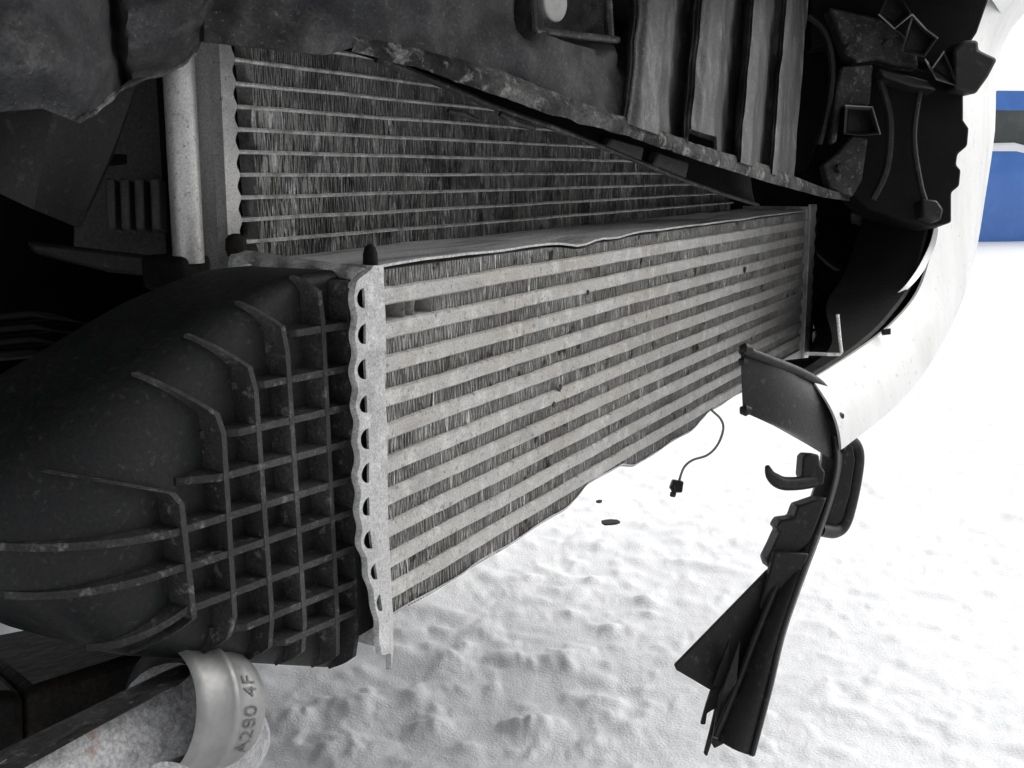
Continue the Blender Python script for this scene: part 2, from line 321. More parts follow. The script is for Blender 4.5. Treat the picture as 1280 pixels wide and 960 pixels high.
def fin_strip(x0, x1, z0f, z1f, y0, depth, pit, seed, name, m, parent, bend=.0018, dmg=.5, skip=None, glint=.15):
    """corrugated fin: one continuous zig-zag sheet with bent front edges"""
    r = random.Random(seed); n = int((x1 - x0) / pit); mb = MB(); rows = []
    for k in range(n + 1):
        x = x0 + (x1 - x0) * k / n + r.uniform(-.15, .15) * pit
        z0, z1 = z0f(x), z1f(x)
        tilt = pit * .22 * (1 if k % 2 else -1)
        w = max(0, nz((x * 22, seed * 1.7, 2.2)) + .10) * dmg; w2 = max(0, nz((x * 60, seed * 2.9, 7.2)) - .05) * dmg
        b = bend * (nz((x * 90, seed, 1)) * (.8 + 6 * w) + r.gauss(0, .25 + 1.6 * w2)); b2 = bend * (nz((x * 90, seed, 5)) * (.8 + 6 * w) + r.gauss(0, .25 + 1.6 * w2)); yy = w * r.uniform(0, .003)
        zm = lerp(z0, z1, r.uniform(.35, .65))
        col = []
        for (z, sg, bb) in ((z0, -1, b), (zm, 0, b * .6 + b2 * .4 + r.gauss(0, .4) * bend * w), (z1, 1, b2)):
            xx = x + tilt * sg
            col.append((Vector((xx + bb, y0 + yy, z)), Vector((xx, y0 + yy + .0022, z)), Vector((xx, y0 + depth, z))))
        rows.append(col)
    for k, c in enumerate(rows):
        if skip and skip(c[1][1].x, seed) > r.random(): continue
        o = len(mb.v)
        th = Vector((.00022, 0, 0))
        for lev in c: mb.v += list(lev)
        for a in range(2):
            for b in range(2): mb.f.append((o + a * 3 + b, o + a * 3 + b + 1, o + (a + 1) * 3 + b + 1, o + (a + 1) * 3 + b))
        q = len(mb.v); cw = pit * (r.uniform(.20, .28) + (r.uniform(.1, .7) if r.random() < glint * max(0, nz((c[1][0].x * 40, seed * 1.3, 8)) + .25) else 0))
        for lev in c: mb.v += [lev[0] + Vector((-cw, r.uniform(0, .0005) + (cw > pit * .3) * r.uniform(-.001, .001), 0)), lev[0] + Vector((cw, r.uniform(0, .0005), 0))]
        mb.f += [(q, q + 1, q + 3, q + 2), (q + 2, q + 3, q + 5, q + 4)]
        if k + 1 < len(rows):                     # alternate crowns join neighbours at top and bottom
            lev = 2 if k % 2 else 0; c2 = rows[k + 1][lev]; q = len(mb.v)
            mb.v += [c[lev][1], c[lev][2], c2[2], c2[1]]; mb.f.append((q, q + 1, q + 2, q + 3))
    o = MB.build(mb, name, m, parent, False); o['kind'] = 'stuff'
    return o
edges = [IZ1 - .002] + [z for b in bar_z for z in (b + barh * .5, b - barh * .5)] + [None]
def top_edge(x): return IZ1 - .0022 - .0045 * math.exp(-((x - .83) / .03) ** 2) - .002 * math.exp(-((x - .90) / .03) ** 2)
def bot_edge(x):
    t = (x - IX0) / (IX1 - IX0); base = bar_z[-1] - barh * .5
    return base - pitch * (.60 + .07 * nz((x * 5, 1, 1)) ) * (1 - .85 * sstep(.25, .30, t) * (1 - sstep(.36, .40, t)) * .9) * (1 - .75 * sstep(.55, .62, t)) + .0006 * math.sin(x * 60)
for i in range(NB + 1):
    za = top_edge if i == 0 else (lambda x, z=bar_z[i - 1] - barh * .47: z)
    zb = bot_edge if i == NB else (lambda x, z=bar_z[i] + barh * .47: z)
    sk = (lambda x, s: .75 if (s == 101 and x < .60) else (.25 if (s == 101 and x < .66) else .03))
    fin_strip(IX0 + .001, IX1 - .002, zb, za, IY + .0022, IYB - IY - .006, .0018, 100 + i, 'fin_strip', 'fin', ic, .0004, .6, sk)
# top side plate, dented, with long scratches
rows = []
for k in range(61):
    x = lerp(IX0, IX1, k / 60); d = top_edge(x) - IZ1 + .0022
    rows.append([Vector((x, lerp(IY + .001, IYB + .004, t), IZ1 + d * (1 - t) + .0012 * nz((x * 9, t * 6, 3)))) for t in (0, .12, .3, .5, .75, 1)])
MB().grid(rows, (0, 0, .0016)).build('side_plate', 'sideplate', ic, True)
rows = []
for k in range(141):
    x = lerp(IX0 + .001, IX1 - .002, k / 140); z = bot_edge(x); rows.append([Vector((x, IY + .0015 + .002 * nz((x * 20, 3, 3)), z + .0012)), Vector((x, IY + .003, z - .0006)), Vector((x, IY + .03, z - .001)), Vector((x, IYB, z + .002))])
MB().grid(rows, (0, 0, .001)).build('bottom_sheet', 'sideplate', ic, True)
# thin skin behind the fins stops light leaking straight through
MB().box((IX0, IYB - .003, IZ0 + .014), (IX1, IYB + .001, IZ1 - .004)).build('core_back', 'dark', ic)

for (px, py, sz) in ((700, 484, 5), (692, 508, 4), (931, 336, 4), (735, 366, 3)):
    c = onY(px, py, IY - .001); r_ = random.Random(px); k = sz / 1.3 * (c - CAM).length / FPX
    bm_ = bmesh.new(); bmesh.ops.create_icosphere(bm_, subdivisions=2, radius=k)
    for v in bm_.verts: v.co = Vector((v.co.x * 1.1, v.co.y * .5, v.co.z * 1.2)) * (1 + 1.1 * nz(tuple(v.co * 300 + Vector((px, 0, 0))))) + c
    mb = MB(); mb.v = [v.co.copy() for v in bm_.verts]; mb.f = [tuple(v.index for v in f.verts) for f in bm_.faces]; bm_.free(); mb.build('dirt_clod', 'twig', ic, False)
def header_plate():
    hp = IZ1 - IZ0 - .004
    # outline in (x, z): right edge straight, left edge scalloped with a half-moon hole per tube
    def warp(x, z):
        t = sstep(.50, .425, z); k = (x - .514) / .031
        return Vector((x - .0045 + .0105 * t * (1 - k) + .0022 * t * k, IY - .004 - .004 * t * (1 - k) + .0012 * nz((x * 30, z * 25, 1)), z))
    zs = [b + .002 for b in bar_z]; p = zs[0] - zs[1]
    z_hi, z_lo, x1 = .6475, .398, .5252
    hole = [(z, p * (.275 + .03 * rI.uniform(-1, 1)), .0074 + .0006 * rI.uniform(-1, 1)) for z in zs]
    zl = sorted(set([round(q, 5) for q in np.linspace(z_lo, z_hi, 130)] + [round(z + h * math.cos(math.pi * k / 12), 5) for z, h, w in hole for k in range(13)]))
    A_, B_ = [], []
    for z in zl:
        ph = (z - zs[0]) / p; xl = .5150 - .0014 * math.cos(ph * 2 * math.pi) + .0004 * nz((z * 90, 3, 1))
        xl = lerp(xl, .533, sstep(.6385, .6475, z)); xl = lerp(xl, .5385, sstep(.416, .408, z)) 
        m_ = x1
        for zc, h, w in hole:
            if abs(z - zc) < h: m_ = x1 - w * math.sqrt(max(0, 1 - ((z - zc) / h) ** 2))
        m_ = max(m_, xl + .0012)
        xr = .5453 - .004 * sstep(.412, .398, z)
        A_.append([warp(xl, z) + Vector((0, .0022, 0)), warp(xl + .0008, z), warp(m_, z)])
        B_.append([warp(max(x1, xl + .0013), z), warp(xr - .001, z), warp(xr, z) + Vector((0, .0014, 0))])
    mb = MB().grid(A_, (0, .0016, 0)); mb.grid(B_, (0, .0016, 0)); o = mb.build('header_plate', 'flange', ic, True, angle=50)
    # sheet behind the half-moons: crimped wall of the tank foot
    MB().box((.521, IY + .006, .425), (.5445, IY + .05, .640)).build('crimp_channel', 'tank', o)
    # the flat web between flange and core
    rows = [[warp(.5445, z) + Vector((0, .002, 0)), warp(.5445, z) + Vector((.0008, .05, 0)), warp(.5445, z) + Vector((.0008, .092, 0))] for z in np.linspace(.41, .645, 12)]
    MB().grid(rows, (-.002, 0, 0)).build('web', 'flange', o, True)
    # top run of the crimp: wavy strip back along the tank
    rows = []
    for k in range(70):
        t = k / 69; y = lerp(IY + .004, IY + .112, t); w = math.sin(t * 2 * math.pi * 4.2 + .8)
        x = lerp(.541, .560, t); z = IZ1 - .001 + .006 * t
        rows.append([Vector((x, y, z)), Vector((x - .010, y, z + .0016)), Vector((x - .016 - .0022 * w, y, z - .001)), Vector((x - .0185 - .003 * w, y, z - .006 - .002 * w))])
    MB().grid(rows, (0, 0, -.0015)).build('crimp_strip', 'flange', o, True)
    for (x, y, r, h) in ((463, 329, .0046, .011), (295, 306, .0068, .007)):
        c = D(x, y, .655 if x > 400 else .705); 
        MB().tube([c + Vector((0, 0, -h)), c + Vector((0, 0, -h * .4)), c + Vector((0, 0, h * .5)), c + Vector((0, 0, h * .85)), c + Vector((0, 0, h))], [r * .8, r, r * .95, r * .7, r * .3], 12).build('rubber_grommet', 'rubber', o, True)
    return o
header_plate()
def far_header():
    zs = [b + .002 for b in bar_z]; p = zs[0] - zs[1]
    outer = [(1.6015, .425), (1.6015, .655), (1.634, .655)]
    for k in range(121):
        z = lerp(.652, .428, k / 120); outer.append((1.634 + .003 * math.cos((z - zs[0]) / p * 2 * math.pi), z))
    o = plate(outer, [], lambda x, z: Vector((x, IY - .006, z)), (0, .004, 0)).build('header_plate', 'flange', ic)
    MB().box((1.6015, IY - .003, .43), (1.606, IYB, .652)).build('web', 'flange', o)
    t = MB().box((1.634, IY + .004, .43), (1.70, IYB, .65)).build('end_tank', 'tank', ic, bevel=.008)
    for z in zs: MB().box((1.635, IY - .001, z - .0015), (1.69, IY + .004, z + .0015)).build('rib', 'tank', t)
    for x in (1.65, 1.672): MB().box((x, IY - .0005, .435), (x + .003, IY + .0045, .645)).build('rib', 'tank', t)
far_header()

# ---- near plastic end tank: flat gridded face, big rounded shoulder above and to the left
SLOPE = .16
def tplane(px, py, off=0.0):
    r = ray(px, py)          # plane Y = .378 + off + SLOPE*(.515 - X)
    t = (.378 + off + SLOPE * .515 - CAM.y - SLOPE * CAM.x) / (r.y + SLOPE * r.x); return CAM + r * t
def pY(x, off=0.0): return .378 + off + SLOPE * (.515 - x)
REC = .0125
poly_px = [(446, 352), (398, 366), (340, 432), (285, 512), (222, 612), (222, 690), (232, 762), (268, 792), (335, 810), (446, 822)]
poly = [(tplane(*p).x, tplane(*p).z) for p in poly_px]
Rpx = [.006, .010, .024, .036, .054, .068, .036, .018, .012, .010]
def dense_poly():
    pts = []; n = len(poly)
    for i in range(n - 1):
        m = 10
        for k in range(m):
            t = k / m; pts.append((lerp(poly[i][0], poly[i + 1][0], t), lerp(poly[i][1], poly[i + 1][1], t), lerp(Rpx[i], Rpx[i + 1], t)))
    pts.append((*poly[-1], Rpx[-1]))
    a = np.array(pts)
    for _ in range(14): a[1:-1] = .25 * a[:-2] + .5 * a[1:-1] + .25 * a[2:]
    return a
dp = dense_poly()
tg = np.gradient(dp[:, :2], axis=0); nrm = np.stack([tg[:, 1], -tg[:, 0]], 1); nrm /= np.linalg.norm(nrm, axis=1)[:, None]
cen = dp[:, :2].mean(0)
if ((dp[:, :2] - cen) * nrm).sum() < 0: nrm = -nrm
for _ in range(6): nrm[1:-1] = .25 * nrm[:-2] + .5 * nrm[1:-1] + .25 * nrm[2:]
nrm /= np.linalg.norm(nrm, axis=1)[:, None]
tank = None
def shell_pt(i, phi, lift=0.0):
    x, z, R = dp[i]; s = math.sin(phi); 
    px_, pz_ = x + nrm[i, 0] * R * s, z + nrm[i, 1] * R * s
    return Vector((px_, pY(x, REC) + R * .95 * (1 - math.cos(phi)), pz_)) + Vector((nrm[i, 0] * s, -math.cos(phi), nrm[i, 1] * s)) * lift
def make_tank():
    global tank
    mb = MB(); n = len(dp); ph = [math.radians(a) for a in (0, 8, 16, 24, 32, 40, 48, 56, 64, 72, 80, 90, 100)]
    rows = [[shell_pt(i, min(a, math.pi / 2)) + (Vector((0, .06, 0)) if a > 1.6 else Vector()) for i in range(n)] for a in ph]
    mb.grid(rows)
    c = len(mb.v); mb.v += [Vector((dp[i, 0], pY(dp[i, 0], REC), dp[i, 1])) for i in range(n)]; mb.f.append(tuple(c + i for i in range(n)))
    tank = mb.build('end_tank', 'tank', ic, True, label='black plastic end tank moulded with a square grid of ribs', angle=35)
make_tank()
def rib_path(pts, w, side):
    """pts: list of (surface point, outward vector, height); side: width direction"""
    rows = []
    for p, nv, h in pts:
        s_ = Vector(side) * w * .5; b = p - nv * .002; t = p + nv * h
        rows.append([b - s_ * 1.15, t - s_ * .72, t + s_ * .72, b + s_ * 1.15])
    mb = MB(); mb.grid(rows); c = 4
    mb.f.append((0, 1, 2, 3)); e = (len(rows) - 1) * 4; mb.f.append((e + 3, e + 2, e + 1, e)); return mb
def face_pts(a, b, h, n=14):
    out = []
    for k in range(n + 1):
        p = a.lerp(b, k / n); q = Vector((p.x, pY(p.x, REC), p.z)); out.append((q, Vector((0, -1, 0)), h))
    return out
def near_edge(x, z):
    d = (dp[:, 0] - x) ** 2 + (dp[:, 1] - z) ** 2; return int(d.argmin())
def shoulder(i, a0, a1, h0, h1, n=9):
    out = []
    for k in range(n + 1):
        a = math.radians(lerp(a0, a1, k / n)); p = shell_pt(i, a); nv = Vector((nrm[i, 0] * math.sin(a), -math.cos(a), nrm[i, 1] * math.sin(a))); out.append((p, nv, h1 + (h0 - h1) * (1 - k / n) ** 2.2))
    return out
RH = REC
# vertical ribs: (top px, bottom px) on the gridded face; then on over the shoulder
for (tx, ty, bx, by, up_) in ((437, 350, 449, 815, 0), (400, 358, 424, 815, 1), (361, 418, 383, 805, 1), (321, 484, 342, 795, 1), (279, 556, 295, 790, 1), (226, 620, 244, 780, 1)):
    A, B = tplane(tx, ty), tplane(bx, by)
    if up_:
        c_ = [(abs(dp[q, 0] - A.x), q) for q in range(len(dp) // 2 + 4) if dp[q, 1] > .53]; i = min(c_)[1]; A = Vector((dp[i, 0], 0, dp[i, 1]))
    pts = face_pts(A, B, RH)
    if up_: pts = list(reversed(shoulder(i, 4, 66, RH * .9, .0015))) + pts[1:]
    i = near_edge(B.x, B.z); pts = pts[:-1] + shoulder(i, 0, 60, RH * .85, .001, 6)
    rib_path(pts, .0052, (1, 0, 0)).build('rib', 'tankrib', tank, True, angle=25)
# horizontal ribs, one per tube, each ending on the shoulder
for k, y in enumerate((418, 473, 524, 573, 620, 667, 714, 760, 800)):
    z = tplane(365, y).z; xl = None
    i = min((abs(dp[q, 1] - z), q) for q in range(len(dp)) if dp[q, 0] < .49 - .02 * (k > 7))[1]; xl = dp[i, 0]; z = lerp(z, dp[i, 1], .5); A = Vector((.5200, 0, z)); B = Vector((xl + (.004, .005, .006, .006)[k] if k < 4 else xl, 0, z)); pts = face_pts(A, B, RH)
    if 4 <= k < 7: pts = pts[:-1] + shoulder(i, 0, 80, RH * .9, .0014, 14)
    else:
        pts = pts[:-2] + [(pts[-2][0], pts[-2][1], RH * .55), (pts[-1][0], pts[-1][1], .0008)]
    rib_path(pts, .0054, (0, 0, 1)).build('rib', 'tankrib', tank, True, angle=25)
# soft mould steps running round the smooth left end of the tank
for zz, o_ in ((.556, 0), (.505, .002)):
    pass

# ================================================================== CONDENSER and cooler pack behind
CY = .552
cn = thing('condenser', 'dirty condenser with thin pale tubes and bent fins behind the intercooler', 'condenser', (1.1, .56, .45))
cz0 = onY(303, 303, CY).z; cp = (onY(300, 75, CY).z - cz0) / 8
CX0 = .634
for i in range(-3, 10):
    z = cz0 + cp * i; rows = []
    for k in range(41):
        x = lerp(CX0 - .003, 1.86, k / 40); dz = .0006 * nz((x * 8, i * 2.2, 7)); dy = .0008 * nz((x * 12, i, 2)); h = .00145
        rows.append([Vector((x, CY + .018, z - h + dz)), Vector((x, CY + .001 + dy, z - h + dz)), Vector((x, CY + dy, z + dz)), Vector((x, CY + .001 + dy, z + h + dz)), Vector((x, CY + .018, z + h + dz))])
    MB().grid(rows).build('tube', 'ctube', cn, True)
    fin_strip(CX0 + .022, 1.85, lambda x, q=z + .0012: q, lambda x, q=z + cp - .0012: q, CY + .0022, .016, .0026, 300 + i, 'fin_strip', 'cfin', cn, .0006, .9 if i < 6 else .2, None, .9 if i < 6 else .1)
# side header tank in two halves and the pipe beside it
def vtube(px0, px1, Y, z0, z1, name, m, sq=1.0, n=22, seed=0):
    a = onY(px0, 200, Y); b = onY(px1, 200, Y); cx = (a.x + b.x) / 2; w = abs(b.x - a.x) / 2; rows = []
    for k in range(9):
        z = lerp(z0, z1, k / 8)
        rows.append([Vector((cx + w * math.cos(t), Y + .002 + w * sq * math.sin(t) * 1.0, z)) for t in [math.pi * 2 * q / n for q in range(n + 1)]])
    return MB().grid(rows).build(name, m, cn, True)
vtube(218, 246, .540, .640, .84, 'receiver_pipe', 'header')
vtube(245, 281, CY + .016, .60, .84, 'header_tank', 'header2', .8)
rows = []
for k in range(120):
    z = lerp(.60, .84, k / 119); s_ = .0016 * math.cos((z - cz0) / cp * 2 * math.pi)
    x0 = onY(277, 200, CY).x
    rows.append([Vector((x0, CY + .012, z)), Vector((x0 + .0012, CY - .0015, z)), Vector((CX0 - .004 + s_, CY - .0025, z)), Vector((CX0 - .001 + s_, CY + .004, z)), Vector((CX0 - .001 + s_, CY + .018, z))])
MB().grid(rows).build('header_wall', 'header', cn, True, angle=30)
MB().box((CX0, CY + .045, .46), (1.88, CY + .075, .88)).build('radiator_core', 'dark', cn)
MB().box((CX0, CY + .020, .60), (CX0 + .024, CY + .04, .86)).build('side_seal', 'plastic', cn)
MB().box((onY(217, 330, .545).x - .004, .535, .622), (onY(247, 330, .545).x + .004, .572, .645)).build('pipe_foot', 'rubber', cn, bevel=.004)

# ================================================================== BUMPER CARRIER (black, dusty, hanging down to the right)
bc = thing('bumper_carrier', 'black dusty bumper carrier with crusted lip hanging over the cooler', 'bumper carrier', (1.1, .40, .70))
def cY(px): return .478 - .175 * (px - 300) / 770
def dcar(px):                                       # distance of the carrier's face along the sight line
    r = ray(px, 100); return cY(px) / r.y
LIPU = [(255, 22), (330, 30), (430, 42), (520, 60), (620, 86), (700, 118), (790, 150), (880, 183), (960, 207), (1030, 235), (1074, 248)]
LIPL = [(255, 50), (330, 54), (430, 62), (520, 84), (610, 116), (700, 147), (790, 172), (880, 203), (960, 228), (1030, 247), (1074, 253)]
def ycur(L, px):
    for (a, b), (c, d) in zip(L, L[1:]):
        if a <= px <= c: return lerp(b, d, (px - a) / (c - a))
    return L[-1][1] if px > L[-1][0] else L[0][1]
# lip: rolled, crusted flange
rows = []
for k in range(150):
    px = lerp(440, 1074, k / 149); yu, yl = ycur(LIPU, px), ycur(LIPL, px); d = dcar(px); row = []
    for q in range(9):
        t = q / 8; b = (math.sin(t * math.pi) * .006 + .012) * (.2 + .8 * sstep(440, 600, px))
        p = D(px, lerp(yu, yl, t), d - b); rg_ = 1 - .8 * sstep(820, 960, px); p += Vector((0, -1, 0)) * .0022 * rg_ * nz((p.x * 60, p.z * 60, p.y * 60), 1, 4); row.append(p + Vector((0, 0, .0012 * rg_ * nz((p.x * 45, t, 3)))))
    row.append(D(px, yl - 4, d + .05)); rows.append(row)
MB().grid(rows).build('lip', 'crust', bc, True, angle=60)
# main face, left of the corrugation
rows = []
for k in range(90):
    px = lerp(255, 800, k / 89); row = []; yb = ycur(LIPU, px) + 6 + 24 * (1 - sstep(400, 470, px))
    for q in range(22):
        y = lerp(-130, yb, q / 21); p = D(px, y, dcar(px) - .002); b = .010 * nz((p.x * 9, p.z * 9, 2)) + .004 * nz((p.x * 40, p.z * 40, 1))
        rec = .03 * sstep(676, 690, px) * (1 - sstep(768, 778, px)) * (1 - sstep(38, 48, y + .12 * (690 - px)))       # recess round the pale disc
        rec += .02 * sstep(646, 650, px) * (1 - sstep(662, 666, px)) * (1 - sstep(36, 44, y))
        rec += .03 * sstep(772, 780, px) * (1 - sstep(60, 95, y))
        row.append(p + Vector((.3, 1, 0)).normalized() * (b + rec))
    rows.append(row)
MB().grid(rows, (0, .004, 0)).build('face_panel', 'dustyblack', bc, True, angle=50)
# frame ribs around the recess
for (x0, y0, x1, y1, w) in ((668, 38, 772, 50, .006), (757, -60, 763, 46, .007), (662, -60, 668, 40, .006)):
    a, b = D(x0, y0, dcar(x0) - .004), D(x1, y1, dcar(x1) - .004); MB().tube([a, a.lerp(b, .5), b], w * .5, 8).build('frame_rib', 'darkmetal', bc, True)
c = D(694, 2, dcar(694) + .010); n_ = Vector((-.2, -1, 0)).normalized()
MB().tube([c - n_ * .012, c, c + n_ * .001], [.0155, .0155, .0145], 28).build('locating_disc', 'disc', bc, True)
# corrugated panel
rows = []
def corr(s):
    t = (s - 790) / 215
    prof = [(0, .0), (.03, -.012), (.10, -.020), (.18, -.016), (.24, .004), (.29, .034), (.34, .036), (.375, -.004), (.40, -.016), (.46, -.022), (.52, -.016), (.57, .010), (.60, .036), (.65, .038), (.68, -.004), (.70, -.018), (.75, -.020), (.79, .002), (.83, .026), (.86, .012), (.89, -.014), (.91, -.012), (.95, .020), (1.0, .030)]
    for (a, b), (c_, d_) in zip(prof, prof[1:]):
        if a <= t <= c_: return lerp(b, d_, sstep(0, 1, (t - a) / (c_ - a)))
    return prof[-1][1]
for k in range(130):
    s = lerp(788, 1008, k / 129); row = []
    for q in range(30):
        t = q / 29; yb = ycur(LIPU, s) + 2
        if 872 < s < 908: yb -= 22
        y = lerp(-140, yb, t); px = s + (90 - y) * .085 - 5
        d = dcar(min(1074, px)) + corr(s) * .9 - .010 + .012 * t * 0
        p = D(px, y, d); row.append(p + Vector((0, -1, 0)) * (.0016 * nz((p.x * 30, p.y * 30, p.z * 30))))
    rows.append(row)
MB().grid(rows, (0, .003, 0)).build('corrugated_panel', 'corr', bc, True, angle=60)
# dark slot tabs along the lip
for (x, y, w, h) in ((784, 106, 9, 38),):
    d = dcar(x) - .004; MB().prism([D(x - w / 2, y - h / 2, d), D(x + w / 2, y - h / 2, d), D(x + w / 2 - 2, y + h / 2, d), D(x - w / 2, y + h / 2, d)], FW * .02).build('slot_tab', 'dark', bc)

# air guide under the lip, with a pale bead along its lower edge
ag = thing('air_guide', 'thin black air guide with a pale beaded edge slanting across the condenser', 'air guide', (1.1, .5, .68))
AG = [(420, 58), (470, 74), (480, 78), (560, 110), (620, 136), (700, 164), (780, 196), (850, 224), (900, 242), (945, 256)]
def dag(px): r = ray(px, 150); return (cY(px) + .030) / r.y
P_ = interp([D(x, y, dag(x)) for x, y in AG], 60); rows = []
for k in range(60):
    px = lerp(420, 945, k / 59); top = D(px, ycur(LIPU, px) - 10, dag(px) + .01); rows.append([P_[k].lerp(top, t) + Vector((0, .006 * math.sin(t * 3), 0)) for t in (0, .25, .5, .75, 1)])
MB().grid(rows, (0, .003, 0)).build('panel', 'dark', ag, True)
MB().tube([p + Vector((0, -.002, 0)) for p in P_[6:]], [.0032 - .0012 * k / 54 for k in range(54)], 8).build('bead', 'darkmetal', ag, True)
for (x0, x1) in ((760, 806), (818, 862)):
    MB().prism([D(x0 + 6, ycur(LIPL, x0) + 8, dag(x0) - .012), D(x1, ycur(LIPL, x1) + 6, dag(x1) - .012), D(x1 - 4, ycur(AG, x1) - 4, dag(x1) - .012), D(x0, ycur(AG, x0) - 5, dag(x0) - .012)], (0, .01, 0)).build('stiffener', 'plastic', ag, bevel=.002)
for (pts, r) in (([(560, 138), (580, 143), (598, 150)], .003), ([(625, 142), (640, 152), (668, 160)], .004)):
    MB().tube([D(x, y, dag(x) - .004) for x, y in pts], [r * .6, r, r * .5], 8).build('torn_clip', 'darkmetal', ag, True)

# ================================================================== HEADLAMP BRACKET cluster, right
hb = thing('lamp_bracket', 'broken black lamp bracket with square clip tabs against the white bumper', 'bracket', (1.55, .25, .72))
def slab(name, px, d, th, m, parent, bev=.0015, dd=None, ext=None):
    pts = [D(x, y, d + (dd[i] if dd else 0)) for i, (x, y) in enumerate(px)]
    return MB().prism(pts, ext if ext is not None else (FW * th)).build(name, m, parent, bevel=bev)
slab('backing', [(1085, 60), (1120, 72), (1165, 92), (1185, 90), (1205, 118), (1205, 150), (1212, 160), (1210, 182), (1198, 192), (1196, 206), (1202, 212), (1200, 232), (1190, 240), (1190, 278), (1165, 283), (1130, 276), (1085, 262), (1062, 240), (1072, 150)], 1.405, .05, 'dark', hb, .003)
slab('upper_web', [(1010, -60), (1110, -60), (1165, -60), (1240, -60), (1236, 0), (1222, 40), (1205, 66), (1185, 90), (1150, 80), (1100, 62), (1060, 52), (1015, 60)], 1.425, .03, 'dark', hb, .003)
slab('mount_plate', [(1036, 8), (1100, 22), (1128, 40), (1146, 62), (1150, 84), (1120, 82), (1098, 74), (1074, 78), (1058, 66), (1050, 44)], 1.385, .03, 'darkmetal', hb, .004)
slab('mount_leg', [(1052, 82), (1092, 80), (1088, 130), (1052, 132), (1046, 178), (1038, 178), (1046, 110)], 1.385, .015, 'darkmetal', hb, .003)
slab('foot', [(1028, 205), (1048, 190), (1066, 168), (1086, 172), (1078, 225), (1066, 246), (1036, 236)], 1.385, .02, 'darkmetal', hb, .003)
slab('rear_strip', [(1000, 62), (1040, 72), (1048, 110), (1024, 170), (1010, 210), (992, 212)], 1.50, .02, 'dark', hb, .002)
def clip_box(name, px, d, depth, m='plastic', rim=True):
    # thin-walled open box: outer and inset outline at the mouth, floor at the back
    cx = sum(p[0] for p in px) / len(px); cy = sum(p[1] for p in px) / len(px); n = len(px); k = .80
    mouth = [D(x, y, d + .006 * math.sin(i * 2.1)) for i, (x, y) in enumerate(px)]; inner = [D(cx + (x - cx) * k, cy + (y - cy) * k, d + .002 + .006 * math.sin(i * 2.1)) for i, (x, y) in enumerate(px)]
    back = [D(x, y, d + depth) for x, y in px]; floor = [D(cx + (x - cx) * k, cy + (y - cy) * k, d + depth * .7) for x, y in px]
    mb = MB(); mb.v = mouth + inner + back + floor
    for i in range(n):
        j = (i + 1) % n; mb.f += [(i, j, n + j, n + i), (i, 2 * n + i, 2 * n + j, j), (n + i, n + j, 3 * n + j, 3 * n + i)]
    mb.f += [tuple(3 * n + i for i in range(n)), tuple(2 * n + i for i in range(n - 1, -1, -1))]
    b = mb.build(name, m, hb, bevel=.0012)
    if rim: MB().tube([p - FW * .0006 for p in mouth[:3]], .0010, 6).build('edge_highlight', 'header2', b, True)  # pale rod stands in for the highlight along the clip's mouth
    return b
clip_box('clip_tab', [(1098, 18), (1118, 36), (1140, 18), (1126, -6), (1108, -4)], 1.345, .03)
clip_box('clip_tab', [(1140, 18), (1158, 38), (1172, 48), (1156, 72), (1126, 66), (1134, 36)], 1.345, .03)
clip_box('clip_tab', [(1156, 74), (1163, 88), (1180, 64), (1192, 90), (1196, 108), (1170, 100)], 1.345, .02)
clip_box('clip_tab', [(1056, 132), (1090, 134), (1100, 168), (1078, 170), (1054, 168)], 1.345, .04)
slab('lamp_block', [(1192, 62), (1204, 50), (1224, 50), (1224, 62), (1248, 73), (1236, 96), (1220, 118), (1192, 112)], 1.36, .05, 'plastic', hb, .004, ext=Vector((.05, .02, 0)))
slab('ledge', [(1098, 84), (1130, 92), (1160, 100), (1172, 112), (1140, 108), (1104, 96)], 1.365, .03, 'plastic', hb, .003)
slab('lower_clip', [(1152, 248), (1172, 250), (1180, 262), (1176, 276), (1154, 270)], 1.365, .03, 'plastic', hb, .003)
slab('silver_label', [(1064, 266), (1100, 262), (1122, 268), (1120, 282), (1084, 284), (1066, 278)], 1.56, .01, 'darkmetal', hb, .002)

for pts, r in ((((1010, 20), (1030, 40), (1040, 80), (1036, 130), (1024, 180)), .004), (((1100, 100), (1112, 150), (1108, 210), (1090, 250)), .005), (((1150, 110), (1142, 170), (1150, 230), (1160, 262)), .004)):
    MB().tube(interp([D(x, y, 1.385) for x, y in pts], 24), r, 8).build('cable', 'plastic', hb, True)
for (x, y) in ((1062, 60), (1110, 54), (1050, 210)):
    c = D(x, y, 1.378); MB().tube([c + FW * .008, c, c - FW * .003], [.006, .006, .004], 6).build('screw', 'darkmetal', hb)
# side liner behind the torn opening, with its bright trim strip and cables
ln = thing('side_liner', 'black curved liner inside the torn bumper opening at right', 'liner', (1.55, .35, .5))
inn = [(1188, 200, 1.56), (1180, 260, 1.55), (1172, 300, 1.52), (1153, 362, 1.46), (1120, 405, 1.36), (1078, 440, 1.26), (1016, 482, 1.14)]
I_ = interp([D(*p) for p in inn], 30)
B_ = interp([D(*p) for p in ((1010, 190, 1.85), (1012, 240, 1.85), (1014, 290, 1.85), (1014, 340, 1.85), (1018, 390, 1.80), (1018, 430, 1.70), (1008, 474, 1.40))], 30)
rows = [[I_[i].lerp(B_[i], t) + Vector((.10, .12, -.01)) * math.sin(t * math.pi) * (.8 - .75 * sstep(14, 25, i)) for t in np.linspace(0, 1, 14)] for i in range(30)]
MB().grid(rows, (.004, .006, 0)).build('shell', 'dark', ln, True)
A_ = interp([D(*p) for p in ((1168, 284, 1.455), (1162, 306, 1.45), (1148, 334, 1.43), (1134, 354, 1.41), (1122, 366, 1.40), (1108, 375, 1.39))], 24)
